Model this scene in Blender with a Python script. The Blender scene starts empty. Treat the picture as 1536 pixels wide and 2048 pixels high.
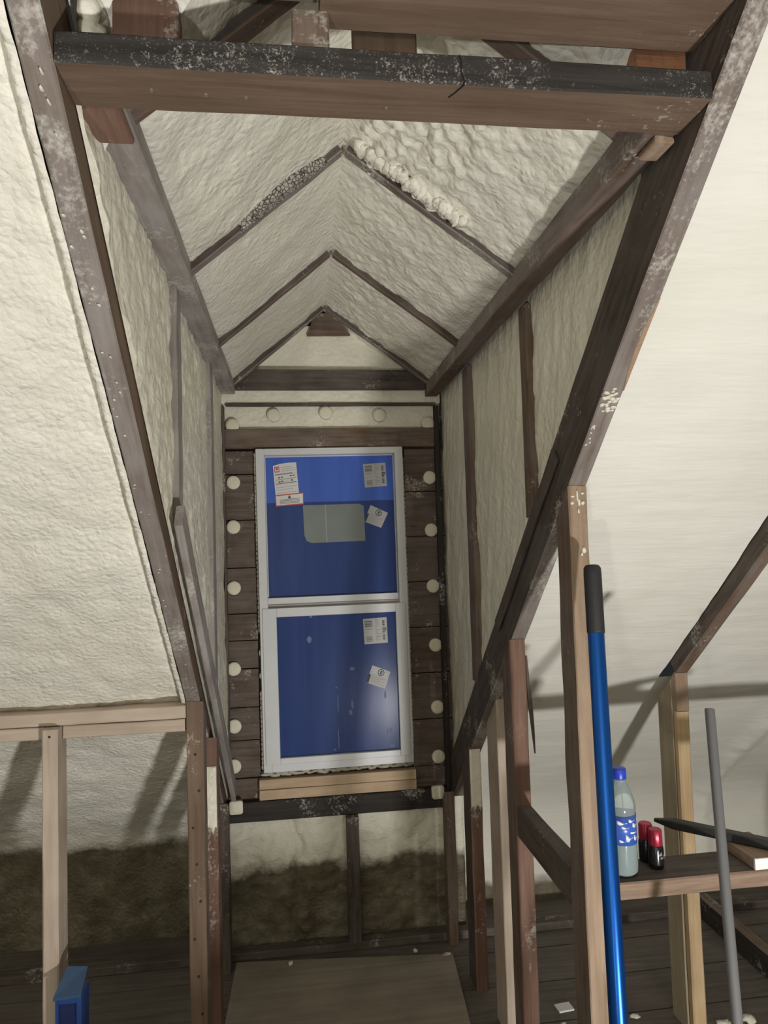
import bpy, bmesh, math, random
from mathutils import Vector, Matrix, noise

random.seed(7)
sc = bpy.context.scene
col = sc.collection
H = 1.75                       # height of the eye above the attic floor

# ------------------------------------------------------------------ camera
F_PX = 1395.65
yaw, pitch, roll = math.radians(7.2887), math.radians(2.9652), math.radians(-1.7201)
cy, sy, cp, sp = math.cos(yaw), math.sin(yaw), math.cos(pitch), math.sin(pitch)
fw = Vector((sy * cp, cy * cp, sp))
rt = Vector((cy, -sy, 0))
up = rt.cross(fw)
rt2 = rt * math.cos(roll) + up * math.sin(roll)
up2 = -rt * math.sin(roll) + up * math.cos(roll)
cam = bpy.data.cameras.new('camera')
cam.sensor_fit = 'VERTICAL'
cam.sensor_height = 36
cam.lens = F_PX / 2048 * 36
cam.clip_start = 0.02
camo = bpy.data.objects.new('camera', cam)
col.objects.link(camo)
M3 = Matrix((rt2, up2, -fw)).transposed()
camo.matrix_world = Matrix.Translation((0, 0, H)) @ M3.to_4x4()
sc.camera = camo

# ------------------------------------------------------------------ light and exposure
sc.view_settings.view_transform = 'Standard'
sc.view_settings.look = 'None'
sc.view_settings.gamma = 1
sc.view_settings.use_curve_mapping = False
sc.view_settings.exposure = 0.0
w = bpy.data.worlds.new('world')
sc.world = w
w.use_nodes = True
w.node_tree.nodes['Background'].inputs[0].default_value = (0.9, 0.95, 1, 1)
w.node_tree.nodes['Background'].inputs[1].default_value = 0.02
LAMP = Vector((1.05, -0.70, 0.17))
LAMP_AIM = Vector((-0.70, 2.3, 1.50))
LAMP_W = 66
LAMP2 = Vector((-1.3, -2.2, 0.17))  # added fill light, bounced off the back slope
FILL_LAMP_AIM = Vector((-.5, -2.9, 2.4))
FILL_LAMP_W = 128

# ------------------------------------------------------------------ materials
class NT:
    def __init__(s, name):
        s.m = bpy.data.materials.new(name)
        s.m.use_nodes = True
        s.t = s.m.node_tree
        s.b = s.t.nodes['Principled BSDF']
    def n(s, typ, **kw):
        nd = s.t.nodes.new(typ)
        for k, v in kw.items():
            if k in nd.inputs:
                nd.inputs[k].default_value = v
            else:
                setattr(nd, k, v)
        return nd
    def l(s, a, b):
        s.t.links.new(a, b)
    def noise(s, vec, scale, detail=4, rough=.55, dist=0):
        nd = s.n('ShaderNodeTexNoise')
        nd.inputs['Scale'].default_value = scale
        nd.inputs['Detail'].default_value = detail
        nd.inputs['Roughness'].default_value = rough
        nd.inputs['Distortion'].default_value = dist
        s.l(vec, nd.inputs['Vector'])
        return nd.outputs['Fac']
    def ramp(s, fac, stops):
        nd = s.n('ShaderNodeValToRGB')
        e = nd.color_ramp.elements
        while len(e) < len(stops):
            e.new(.5)
        for i, (p, c) in enumerate(stops):
            e[i].position = p
            e[i].color = c if len(c) == 4 else (*c, 1)
        s.l(fac, nd.inputs[0])
        return nd.outputs[0]
    def mix(s, fac, a, b, mode='MIX'):
        nd = s.n('ShaderNodeMix', data_type='RGBA', blend_type=mode)
        for sock, v in ((nd.inputs[0], fac), (nd.inputs[6], a), (nd.inputs[7], b)):
            if hasattr(v, 'is_output'):
                s.l(v, sock)
            else:
                sock.default_value = v if not isinstance(v, tuple) else (*v, 1) if len(v) == 3 else v
        return nd.outputs[2]
    def math(s, op, a, b=0.0):
        nd = s.n('ShaderNodeMath', operation=op)
        for sock, v in ((nd.inputs[0], a), (nd.inputs[1], b)):
            if hasattr(v, 'is_output'):
                s.l(v, sock)
            else:
                sock.default_value = v
        return nd.outputs[0]
    def bump(s, h, strength, dist):
        nd = s.n('ShaderNodeBump')
        nd.inputs['Strength'].default_value = strength
        nd.inputs['Distance'].default_value = dist
        s.l(h, nd.inputs['Height'])
        s.l(nd.outputs[0], s.b.inputs['Normal'])
        return nd

def B(a):
    return (a, a, a, 1)

def wood(name, c1, c2, rough=.75, patina=0.0, pcol=(.30, .28, .27), dust=0.0, dustcol=(.62, .60, .54), speck=0.0, grain=1.0, bump=.35, dscale=5.0):
    k = NT(name)
    tc = k.n('ShaderNodeTexCoord')
    oi = k.n('ShaderNodeObjectInfo')
    add = k.n('ShaderNodeVectorMath', operation='ADD')
    mul = k.n('ShaderNodeVectorMath', operation='SCALE')
    comb = k.n('ShaderNodeCombineXYZ')
    k.l(oi.outputs['Random'], comb.inputs[0]); k.l(oi.outputs['Random'], comb.inputs[1])
    k.l(comb.outputs[0], mul.inputs[0]); mul.inputs['Scale'].default_value = 37.0
    k.l(tc.outputs['Object'], add.inputs[0]); k.l(mul.outputs[0], add.inputs[1])
    V = add.outputs[0]
    mp = k.n('ShaderNodeMapping'); mp.inputs['Scale'].default_value = (2.0 * grain, 34 * grain, 34 * grain)
    k.l(V, mp.inputs[0])
    g = k.noise(mp.outputs[0], 1.6, 6, .6, .6)
    c = k.ramp(g, [(.3, c1), (.72, c2)])
    big = k.noise(V, 3.5, 3)
    c = k.mix(k.ramp(big, [(.35, B(.55)), (.7, B(0))]), c, k.mix(1.0, c, (.55, .5, .47), 'MULTIPLY'))
    if patina:
        p = k.noise(V, 4.0, 5, .65)
        mp2 = k.n('ShaderNodeMapping'); mp2.inputs['Scale'].default_value = (6, 60, 60); k.l(V, mp2.inputs[0])
        p2 = k.noise(mp2.outputs[0], 1.2, 5)
        pf = k.math('MULTIPLY', k.math('ADD', p, k.math('MULTIPLY', p2, .6)), 1.0)
        pf = k.ramp(pf, [(.62 , B(0)), (.98, B(patina))])
        c = k.mix(pf, c, pcol)
    if dust:
        d1 = k.noise(V, dscale, 4, .6)
        d2 = k.noise(V, 95, 3, .7)
        df = k.math('ADD', d1, k.math('MULTIPLY', d2, .55))
        df = k.ramp(df, [(.97 - .20 * dust, B(0)), (1.10 - .14 * dust, B(min(1, .35 + .45 * dust)))])
        c = k.mix(df, c, dustcol)
    if speck:
        f1 = k.noise(V, 330, 3, .7)
        f2 = k.noise(V, 110, 3, .7)
        pn = k.noise(V, 8, 4, .6)
        sm = k.math('ADD', k.math('MULTIPLY', f1, .6), k.math('ADD', k.math('MULTIPLY', f2, .4), k.math('MULTIPLY', pn, .5)))
        sf = k.ramp(sm, [(.83, B(0)), (.90, B(.35)), (.99, B(.9))])
        c = k.mix(sf, c, dustcol)
    k.l(c, k.b.inputs['Base Color'])
    k.b.inputs['Roughness'].default_value = rough
    k.b.inputs['Specular IOR Level'].default_value = .3
    h = k.math('ADD', g, k.math('MULTIPLY', k.noise(V, 60, 3), .6))
    k.bump(h, bump, .004)
    return k.m

def foam(name, c=(.75, .715, .59), c2=(.66, .62, .50), fine=60, s1=.35, lump=26, s2=.35, rough=.5, stretch=(1, 1, 1), dirt_shade=None, dist=.004, pimple=False):
    k = NT(name)
    tc = k.n('ShaderNodeTexCoord')
    mp = k.n('ShaderNodeMapping'); mp.inputs['Scale'].default_value = stretch
    k.l(tc.outputs['Object'], mp.inputs[0])
    V = mp.outputs[0]
    n1 = k.noise(V, fine, 2, .55)
    if pimple:
        vo = k.n('ShaderNodeTexVoronoi', feature='F1'); vo.inputs['Scale'].default_value = lump
        wv_ = k.n('ShaderNodeVectorMath', operation='ADD')
        nz_ = k.n('ShaderNodeTexNoise'); nz_.inputs['Scale'].default_value = lump * .6; k.l(V, nz_.inputs['Vector'])
        sc_ = k.n('ShaderNodeVectorMath', operation='SCALE'); sc_.inputs['Scale'].default_value = .9 / lump
        k.l(nz_.outputs['Color'], sc_.inputs[0]); k.l(V, wv_.inputs[0]); k.l(sc_.outputs[0], wv_.inputs[1])
        k.l(wv_.outputs[0], vo.inputs['Vector'])
        n2 = k.math('MULTIPLY', k.math('SUBTRACT', 1.0, vo.outputs['Distance']), k.noise(V, lump * .35, 3))
    else:
        n2 = k.noise(V, lump, 3, .5, .4)
    n3 = k.noise(tc.outputs['Object'], 2.6, 4)
    cc = k.ramp(n3, [(.35, c2), (.65, c)])
    if dirt_shade:  # low dark zone: bare brown wall, with some cast shadow painted in
        zlev, amp = dirt_shade
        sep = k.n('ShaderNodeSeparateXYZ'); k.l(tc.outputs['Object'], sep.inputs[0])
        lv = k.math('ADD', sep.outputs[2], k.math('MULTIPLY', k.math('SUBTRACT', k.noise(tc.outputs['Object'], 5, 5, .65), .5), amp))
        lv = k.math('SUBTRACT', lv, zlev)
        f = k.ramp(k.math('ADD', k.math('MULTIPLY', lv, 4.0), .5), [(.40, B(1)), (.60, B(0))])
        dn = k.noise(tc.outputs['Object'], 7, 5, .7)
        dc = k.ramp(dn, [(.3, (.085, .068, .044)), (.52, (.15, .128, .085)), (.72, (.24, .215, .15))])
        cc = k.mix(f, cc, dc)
    k.l(cc, k.b.inputs['Base Color'])
    k.b.inputs['Roughness'].default_value = rough
    k.b.inputs['Specular IOR Level'].default_value = .35
    h = k.math('ADD', k.math('MULTIPLY', n1, s1), k.math('MULTIPLY', n2, s2))
    k.bump(h, 1.0, dist)
    return k.m

def plain(name, c, rough=.5, metal=0, spec=.5, coat=0, noise_amt=0, nscale=20, trans=0, bump=0):
    k = NT(name)
    if noise_amt:
        tc = k.n('ShaderNodeTexCoord')
        f = k.noise(tc.outputs['Object'], nscale, 4)
        cc = k.mix(k.ramp(f, [(.3, B(noise_amt)), (.7, B(0))]), (*c, 1), tuple(x * .45 for x in c) + (1,))
        k.l(cc, k.b.inputs['Base Color'])
        if bump:
            k.bump(f, bump, .004)
    else:
        k.b.inputs['Base Color'].default_value = (*c, 1)
    k.b.inputs['Roughness'].default_value = rough
    k.b.inputs['Metallic'].default_value = metal
    k.b.inputs['Specular IOR Level'].default_value = spec
    k.b.inputs['Coat Weight'].default_value = coat
    k.b.inputs['Transmission Weight'].default_value = trans
    return k.m

W_OLD = wood('old_brown_wood', (.10, .062, .040), (.21, .142, .098), patina=.35, dust=.35)
W_GREY = wood('grey_old_wood', (.15, .115, .095), (.28, .235, .205), patina=.6, dust=.75)
W_PLATE = wood('weathered_grey_plate', (.22, .185, .165), (.38, .34, .315), patina=.7, pcol=(.42, .40, .385), dust=.55)
W_BROWN = wood('brown_beam_wood', (.135, .090, .060), (.225, .16, .115), dust=.12, grain=.8)
W_DARK = wood('dark_old_wood', (.045, .034, .028), (.12, .092, .075), patina=.35, pcol=(.22, .20, .18), dust=.3)
W_SOOT = wood('sooty_speckled_wood', (.022, .020, .019), (.06, .054, .050), dust=.15, speck=.55, dustcol=(.5, .48, .45))
W_BLACK = wood('black_board_wood', (.022, .019, .017), (.055, .046, .040), dust=.45)
W_TAN = wood('rough_tan_stud_wood', (.24, .165, .11), (.46, .345, .25), dust=.2, bump=1.0, grain=.6)
W_RED = wood('reddish_old_wood', (.15, .085, .06), (.26, .16, .12), dust=.3)
W_FRESH = wood('fresh_pale_lumber', (.48, .39, .31), (.60, .515, .43), bump=.12)
W_YELLOW = wood('yellow_pale_lumber', (.50, .36, .20), (.66, .50, .31), bump=.15)
W_SILL = wood('pale_sill_lumber', (.50, .37, .24), (.62, .48, .34), bump=.12)
W_PLANK = wood('gable_plank_wood', (.075, .052, .038), (.165, .118, .088), patina=.25, dust=.35, dscale=9)
W_SHELF = wood('brown_shelf_wood', (.20, .135, .095), (.40, .29, .215), dust=.1)
W_ORANGE = wood('raw_orange_wood', (.33, .15, .08), (.50, .27, .15), bump=.9)
W_SCAR = wood('bare_wood_scar', (.34, .235, .155), (.46, .33, .23), bump=.6)
W_FLOOR = wood('attic_floor_boards', (.105, .092, .080), (.19, .168, .148))
W_PLY = wood('plywood_face', (.26, .225, .175), (.36, .32, .26), grain=.5)

DIRT_SHADE = (.45, .16)  # left bay: brown wall level raised to paint in the shadow edge
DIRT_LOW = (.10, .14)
F_ROUGH = foam('rough_spray_foam', c=(.82, .795, .71), c2=(.76, .73, .635), fine=130, s1=.35, lump=62, s2=1.3, pimple=True, dist=.0055, dirt_shade=DIRT_SHADE)
F_SMOOTH = foam('smooth_spray_foam', c=(.81, .795, .725), c2=(.775, .755, .67), fine=14, s1=.25, lump=6, s2=.3, stretch=(1, 5, 5), rough=.42, dist=.006, dirt_shade=DIRT_LOW)
F_DORM = foam('dormer_roof_foam', c=(.83, .80, .705), c2=(.77, .74, .63), fine=95, s1=.3, lump=48, s2=1.2, pimple=True, rough=.40, dist=.0055)
F_CHEEK = foam('dormer_cheek_foam', c=(.83, .80, .68), c2=(.77, .735, .60), fine=95, s1=.35, lump=46, s2=1.1, pimple=True, rough=.45, dist=.005)
F_EAVE = foam('eave_wall_foam', c=(.78, .755, .64), c2=(.70, .67, .55), fine=60, s1=.5, lump=22, s2=.9, stretch=(1, 1.5, 1.5), dirt_shade=(.36, .22), dist=.008)
F_PLUG = foam('foam_plug_face', c=(.78, .74, .60), c2=(.70, .66, .52), fine=90, s1=.6, lump=30, s2=.5, dist=.004)
F_SCRAP = foam('foam_scrap', c=(.72, .69, .60), c2=(.6, .57, .48))

k = NT('soot_crackle_on_foam')
tc = k.n('ShaderNodeTexCoord')
vo = k.n('ShaderNodeTexVoronoi', feature='DISTANCE_TO_EDGE'); vo.inputs['Scale'].default_value = 95
k.l(tc.outputs['Object'], vo.inputs['Vector'])
n_ = k.noise(tc.outputs['Object'], 40, 4, .7)
f_ = k.ramp(k.math('ADD', k.math('MULTIPLY', vo.outputs['Distance'], 2.2), k.math('MULTIPLY', n_, .5)), [(.30, B(0)), (.62, B(1))])
k.l(k.mix(f_, (.035, .032, .03), (.40, .38, .33)), k.b.inputs['Base Color'])
M_CRACKLE = k.m

# ------------------------------------------------------------------ helpers
def tag(o, label=None, cat=None, group=None, kind=None):
    if label: o['label'] = label
    if cat: o['category'] = cat
    if group: o['group'] = group
    if kind: o['kind'] = kind
    return o

def link(name, me, mats, parent=None, smooth=False):
    o = bpy.data.objects.new(name, me)
    for m in (mats if isinstance(mats, (list, tuple)) else [mats]):
        me.materials.append(m)
    if smooth:
        for p in me.polygons:
            p.use_smooth = True
    col.objects.link(o)
    if parent:
        o.parent = parent
    return o

def empty(name, loc, label, cat, group=None):
    o = bpy.data.objects.new(name, None)
    o.location = loc
    o.empty_display_size = .05
    col.objects.link(o)
    return tag(o, label, cat, group)

def frame(a, b, zh):
    X = (b - a).normalized()
    Y = zh.cross(X).normalized()
    Z = X.cross(Y)
    m = Matrix((X, Y, Z)).transposed().to_4x4()
    m.translation = a
    return m

def board_mesh(L, wd, ht, jit=.0014, ch=.003, face_mat=None, seed=0, seg=.05, taper=None):
    """timber along local X, wd across Y, ht across Z"""
    bm = bmesh.new()
    n = max(2, int(L / seg))
    hw, hh = wd / 2, ht / 2
    c = min(ch, hw * .4, hh * .4)
    ring = [(-hw + c, -hh), (hw - c, -hh), (hw, -hh + c), (hw, hh - c), (hw - c, hh), (-hw + c, hh), (-hw, hh - c), (-hw, -hh + c)]
    names = ['-Z', 'e', '+Y', 'e', '+Z', 'e', '-Y', 'e']
    rows = []
    for i in range(n + 1):
        x = L * i / n
        r = []
        for y, z in ring:
            p = Vector((x, y, z))
            k = noise.noise_vector(Vector((x * 7 + seed * 3.1, y * 30, z * 30 + seed)))
            s = 1.0
            if taper:
                s = taper(x / L)
            r.append(bm.verts.new((x, (y + k.y * jit) * s, (z + k.z * jit) * s)))
        rows.append(r)
    for i in range(n):
        for j in range(8):
            f = bm.faces.new((rows[i][j], rows[i][(j + 1) % 8], rows[i + 1][(j + 1) % 8], rows[i + 1][j]))
            if face_mat:
                f.material_index = face_mat.get(names[j], 0)
    bm.faces.new(rows[0][::-1])
    bm.faces.new(rows[-1])
    bmesh.ops.recalc_face_normals(bm, faces=bm.faces)
    me = bpy.data.meshes.new('timber')
    bm.to_mesh(me)
    bm.free()
    return me

SEED = [0]
def board(name, a, b, wd, ht, zh, mats, label=None, cat=None, group=None, parent=None, **kw):
    a, b = Vector(a), Vector(b)
    SEED[0] += 1
    me = board_mesh((b - a).length, wd, ht, seed=SEED[0], **kw)
    o = link(name, me, mats, None)
    m = frame(a, b, Vector(zh))
    if parent:
        o.parent = parent
        o.matrix_local = parent.matrix_world.inverted() @ m if False else m
        o.matrix_parent_inverse = parent.matrix_basis.inverted()
        o.matrix_basis = m
    else:
        o.matrix_world = m
    return tag(o, label, cat, group)

def box_board(name, x0, x1, y0, y1, z0, z1, axis, mats, label=None, cat=None, group=None, **kw):
    """axis aligned timber given by its extents (z relative to the eye)"""
    xm, ym = (x0 + x1) / 2, (y0 + y1) / 2
    slant = z1 == 'S'
    if slant:
        z1 = S(ym) - .003
    zm = (z0 + z1) / 2 + H
    if axis == 'x':
        return board(name, (x0, ym, zm), (x1, ym, zm), y1 - y0, z1 - z0, (0, 0, 1), mats, label, cat, group, **kw)
    if axis == 'y':
        return board(name, (xm, y0, zm), (xm, y1, zm), x1 - x0, z1 - z0, (0, 0, 1), mats, label, cat, group, **kw)
    # vertical: local Z of timber points to -y (front), local Y along x; z1 = 'S' cuts the top along the roof slope
    o = board(name, (xm, ym, z0 + H), (xm, ym, z1 + H), x1 - x0, y1 - y0, (0, -1, 0), mats, label, cat, group, **kw)
    if slant:
        L = z1 - z0
        for v in o.data.vertices:
            if v.co.x > L - .06:
                k_ = 1 - (L - v.co.x) / .06
                v.co.x += .856 * v.co.z * k_
    return o

def S(y):
    return -1.17 + .856 * (3.2 - y)
NOUT = Vector((0, .856, 1)).normalized()
DUP = Vector((0, -1, .856)).normalized()

def rafter(name, x0, x1, ybot, ytop, depth, mats, label, off=0.0, **kw):
    xm = (x0 + x1) / 2
    a = Vector((xm, ybot, S(ybot) + H)) + NOUT * (depth / 2 + off)
    b = Vector((xm, ytop, S(ytop) + H)) + NOUT * (depth / 2 + off)
    return board(name, a, b, x1 - x0, depth, NOUT, mats, label, 'rafter', **kw)

def sheet(name, us, vs, fn, mat, kind='structure', parent=None, smooth=True, flip=False):
    nu, nv = len(us), len(vs)
    verts = [fn(u, v) for v in vs for u in us]
    faces = []
    for j in range(nv - 1):
        for i in range(nu - 1):
            q = (j * nu + i, j * nu + i + 1, (j + 1) * nu + i + 1, (j + 1) * nu + i)
            faces.append(q[::-1] if flip else q)
    me = bpy.data.meshes.new(name)
    me.from_pydata([tuple(v) for v in verts], [], faces)
    o = link(name, me, mat, parent, smooth)
    if kind:
        o['kind'] = kind
    return o

def rng(a, b, step):
    n = max(1, int(round(abs(b - a) / step)))
    return [a + (b - a) * i / n for i in range(n + 1)]

def cat_rng(*parts):
    out = []
    for p in parts:
        out += [x for x in p if not out or abs(x - out[-1]) > 1e-6]
    return out

def fb(p, s, o=3):
    return noise.fractal(p * s, 1.0, 2.0, o)

def lumps(p, s):
    d = noise.voronoi(p * s)[0]
    return max(0, 1 - d[0] * 1.25)

def lathe(profile, seg=24):
    bm = bmesh.new()
    rows = []
    for r, z in profile:
        rows.append([bm.verts.new((r * math.cos(2 * math.pi * i / seg), r * math.sin(2 * math.pi * i / seg), z)) for i in range(seg)])
    for a, b in zip(rows, rows[1:]):
        for i in range(seg):
            bm.faces.new((a[i], a[(i + 1) % seg], b[(i + 1) % seg], b[i]))
    bm.faces.new(rows[0][::-1]); bm.faces.new(rows[-1])
    bmesh.ops.recalc_face_normals(bm, faces=bm.faces)
    me = bpy.data.meshes.new('lathe')
    bm.to_mesh(me); bm.free()
    return me

def blob(bm, c, r, sc3=(1, 1, 1), seed=0, amp=.35, sub=2):
    res = bmesh.ops.create_icosphere(bm, subdivisions=sub, radius=1)
    for v in res['verts']:
        d = v.co.normalized()
        k = 1 + amp * noise.noise(d * 1.7 + Vector((seed * 5.3, seed, 0)))
        v.co = Vector(c) + Vector((d.x * sc3[0], d.y * sc3[1], d.z * sc3[2])) * r * k

def bm_obj(name, bm, mats, parent=None, smooth=True):
    bmesh.ops.recalc_face_normals(bm, faces=bm.faces)
    me = bpy.data.meshes.new(name)
    bm.to_mesh(me); bm.free()
    return link(name, me, mats, parent, smooth)

def bm_box(bm, x0, x1, y0, y1, z0, z1, mi=0):
    r = bmesh.ops.create_cube(bm, size=1)
    for v in r['verts']:
        v.co = Vector(((x0 + x1) / 2 + v.co.x * (x1 - x0), (y0 + y1) / 2 + v.co.y * (y1 - y0), (z0 + z1) / 2 + v.co.z * (z1 - z0)))
    for f in {f for v in r['verts'] for f in v.link_faces}:
        f.material_index = mi
    return r['verts']

M_NAIL = plain('nail_head', (.03, .025, .02), .6, .3)
M_STEEL = plain('bright_nail_head', (.45, .44, .42), .35, .8)

def nails(parent, pts, nrm, mat, r=.004):
    """small nail heads, children of a timber; pts in world"""
    for p in pts:
        me = lathe([(r * .8, -.002), (r, .0), (r * .9, .0015), (r * .3, .002)], 10)
        o = link('nail', me, mat)
        q = Vector(nrm).to_track_quat('Z', 'Y')
        m = Matrix.Translation(Vector(p)) @ q.to_matrix().to_4x4()
        o.parent = parent
        o.matrix_parent_inverse = parent.matrix_basis.inverted()
        o.matrix_basis = m

# ------------------------------------------------------------------ the setting: floor
def floor_fn(x, y):
    return Vector((x, y, .002 * fb(Vector((x, y, 0)), 3)))
bm = bmesh.new()
yy = -4.4
i = 0
while yy < 3.5:
    y1 = min(yy + .232, 3.5)
    bm_box(bm, -4.0, 4.5, yy, y1 - .007, -.03, 0.0)
    yy = y1
bm_box(bm, -4.0, 4.5, -4.4, 3.5, -.06, -.031)
fl = bm_obj('floor', bm, W_FLOOR, smooth=False)
fl['kind'] = 'structure'

# section of roof slope + cove + low eave wall, from the ridge down to the floor: list of (y, z, normal out)
def eave_path(fine):
    pts = [(y, S(y)) for y in cat_rng(rng(-.6, .85, .1), rng(.85, 3.24, fine))]
    P0, P1, P2 = (3.24, S(3.24)), (3.36, S(3.36)), (3.36, -1.46)
    for i in range(1, 23):
        t = i / 22
        pts.append(tuple((1 - t) ** 2 * P0[k] + 2 * t * (1 - t) * P1[k] + t * t * P2[k] for k in (0, 1)))
    pts += [(3.36, z) for z in rng(-1.47, -1.75, fine)]
    out = []
    for i, (y, z) in enumerate(pts):
        a, b = pts[max(0, i - 1)], pts[min(len(pts) - 1, i + 1)]
        ty, tz = b[0] - a[0], b[1] - a[1]
        l = math.hypot(ty, tz)
        out.append((y, z, Vector((0, -tz / l, ty / l))))
    return out
PATH = eave_path(.0135)
PI_ = list(range(len(PATH)))

# main roof slope, left of the dormer
def left_slope(x, i):
    y, z, NO = PATH[i]
    p = Vector((x, y, z))
    if x > -.389:
        r = .004 + .006 * noise.noise(p * 30)
    elif x > -.402:
        r = .10
    else:
        r = .040
    d = .016 * fb(p, 3.2) + .005 * fb(p, 14) + .003 * lumps(p, 24) + .004 * lumps(p + Vector((3, 1, 2)), 60)
    if -.402 < x:
        d *= .15
        r *= max(0, min(1, (3.2 - y) * 5))
    q = p + NO * (r - d)
    return Vector((q.x, q.y, q.z + H))
xs = cat_rng(rng(-4, -1.45, .17), rng(-1.45, -.404, .012), [-.4015, -.3895, -.3885, -.381, -.3745])
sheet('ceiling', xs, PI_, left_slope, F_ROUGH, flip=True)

# main roof slope, right of the dormer
def right_slope(x, i):
    y, z, NO = PATH[i]
    p = Vector((x, y, z))
    r = .055
    d = .007 * fb(p, 2.5) + .0022 * fb(Vector((p.x * 2, p.y * 18, p.z * 18)), 1) + .0015 * lumps(p, 14)
    d += .006 * max(0, noise.noise(p * 9) - .55)
    if y > 2.2:
        d += .03 * math.exp(-((x - 2.02) / .05) ** 2) + .006 * fb(p, 20) * math.exp(-((x - 2.02) / .06) ** 2)
    if x < .745:
        d = 0
    q = p + NO * (r - d)
    return Vector((q.x, q.y, q.z + H))
xs = cat_rng([.7295, .745], rng(.745, 1.349, .015))
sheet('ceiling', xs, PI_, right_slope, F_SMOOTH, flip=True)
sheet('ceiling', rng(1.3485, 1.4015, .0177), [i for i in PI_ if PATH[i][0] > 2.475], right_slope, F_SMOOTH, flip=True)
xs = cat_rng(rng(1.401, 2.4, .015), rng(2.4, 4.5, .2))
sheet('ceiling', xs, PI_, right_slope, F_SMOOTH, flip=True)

# strip of main roof over the opening, towards the main ridge
sheet('ceiling', rng(-.373, .729, .05), rng(-.6, .764, .05), lambda x, y: Vector((x, y, S(y) + H + .215)), F_ROUGH, flip=True)

# dormer roof, two planes meeting in the ridge
RX, RZ = .155, 1.115
def valley(z):
    return 3.2 - (z - .2 + 1.17) / .856
def dorm_left(t, v):
    x = RX + (-.305 - RX) * t
    z = max(RZ - (RX - x) * .85, .7665)
    ys_ = valley(z)
    y = ys_ + (3.22 - ys_) * v
    p = Vector((x, y, z))
    n = Vector((-.85, 0, 1)).normalized()
    d = .012 * fb(p, 4) + .004 * fb(p, 14) + .003 * lumps(p, 30) * (1 if y < 1.85 else .5)
    d *= min(1, t * 8)
    if y > 2.0: d *= .8
    d = min(d, max(0, (z - .7665) * .7))
    q = p - n * d
    return Vector((q.x, q.y, q.z + H))
def dorm_right(t, v):
    x = RX + (.672 - RX) * t
    z = max(RZ - (x - RX) * .735, .766)
    ys_ = valley(z)
    y = ys_ + (3.22 - ys_) * v
    p = Vector((x, y, z))
    n = Vector((.735, 0, 1)).normalized()
    big = 1.0 if 1.1 < y < 1.9 else .35
    fade = min(1, max(0, (.52 - x) * 6))
    d = .010 * fb(p, 4) + .004 * fb(p, 16) + (.024 * lumps(p, 27) + .008 * lumps(p + Vector((2, 5, 1)), 60)) * big * (.15 + .85 * fade)
    d *= min(1, t * 8)
    d = min(d, max(0, (z - .766) * .7))
    q = p - n * d
    return Vector((q.x, q.y, q.z + H))
def lining(side):
    def fn(t, y):
        z = S(y) + .2
        xv = RX - (RZ - z) / .85 if side < 0 else RX + (RZ - z) / .735
        xo = -.3235 if side < 0 else .678
        if side < 0: xv = max(xv, xo)
        else: xv = min(xv, xo)
        x = xo + (xv - xo) * t
        p = Vector((x, y, z))
        return Vector((x, y, z + H - .012 - .012 * fb(p, 9)))
    return fn
sheet('ceiling', rng(0, 1, 1 / 24), rng(.764, 1.34, .02), lining(-1), F_ROUGH, flip=True)
sheet('ceiling', rng(0, 1, 1 / 24), rng(.764, 1.30, .02), lining(1), F_ROUGH)
sheet('ceiling', rng(0, 1, 1 / 52), rng(0, 1, 1 / 190), dorm_left, F_DORM)
sheet('ceiling', rng(0, 1, 1 / 90), rng(0, 1, 1 / 270), dorm_right, F_DORM, flip=True)

# dormer cheek walls
def cheek_left(y, t):
    lo = S(y) + .075
    z = lo + (.7155 - lo) * t
    p = Vector((-.318, y, z))
    amp = 1 if y < 2.6 else .6
    d = (.010 * fb(p, 4) + .005 * fb(Vector((p.x, p.y * 2.2, p.z)), 12) + .006 * lumps(Vector((p.x, p.y * 1.5, p.z)), 20)) * amp
    k_ = max(0, 1 - t / .05)
    return Vector((-.318 + max(-.006, min(.014, d)) * (1 - k_) - .005 * k_, y, z + H))
sheet('wall_left', rng(1.09, 3.22, .0125), rng(0, 1, 1 / 120), cheek_left, F_CHEEK, flip=True)
def cheek_right(y, t):
    lo = S(y) + .205
    z = lo + (.755 - lo) * t
    p = Vector((.700, y, z))
    d = .007 * fb(p, 3) + .006 * fb(Vector((p.x, p.y * 2.5 + p.z * .6, p.z * .6)), 7) + .003 * lumps(p, 26)
    return Vector((.700 - max(-.004, min(.013, d)), y, z + H))
sheet('wall_right', rng(1.275, 3.22, .0125), rng(0, 1, 1 / 120), cheek_right, F_CHEEK)

# low eave wall under the slope and under the gable
def eave(x, z):
    p = Vector((x, 3.215, z))
    mid = -.32 < x < .66
    d = .018 * fb(p, 3) + .007 * fb(p, 11)
    if mid:
        d += .03 * lumps(p, 9) * max(0, min(1, (z + 1.62) * 3)) + .014 * lumps(p, 22) + .006 * lumps(p, 48)
        d -= .03 * math.exp(-((x + .03 + .02 * math.sin(z * 30)) / .012) ** 2)
        d = min(d, .042)
    else:
        d += .012 * lumps(p, 12)
    d = max(-.01, d)
    if x < -.381 or x > .736:
        d = -.22
    return Vector((x, 3.215 - d, z + H))
sheet('wall_eave', [-.384] + rng(-.38, .735, .0125) + [.739], rng(-1.75, -1.125, .0125), eave, F_EAVE)

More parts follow.
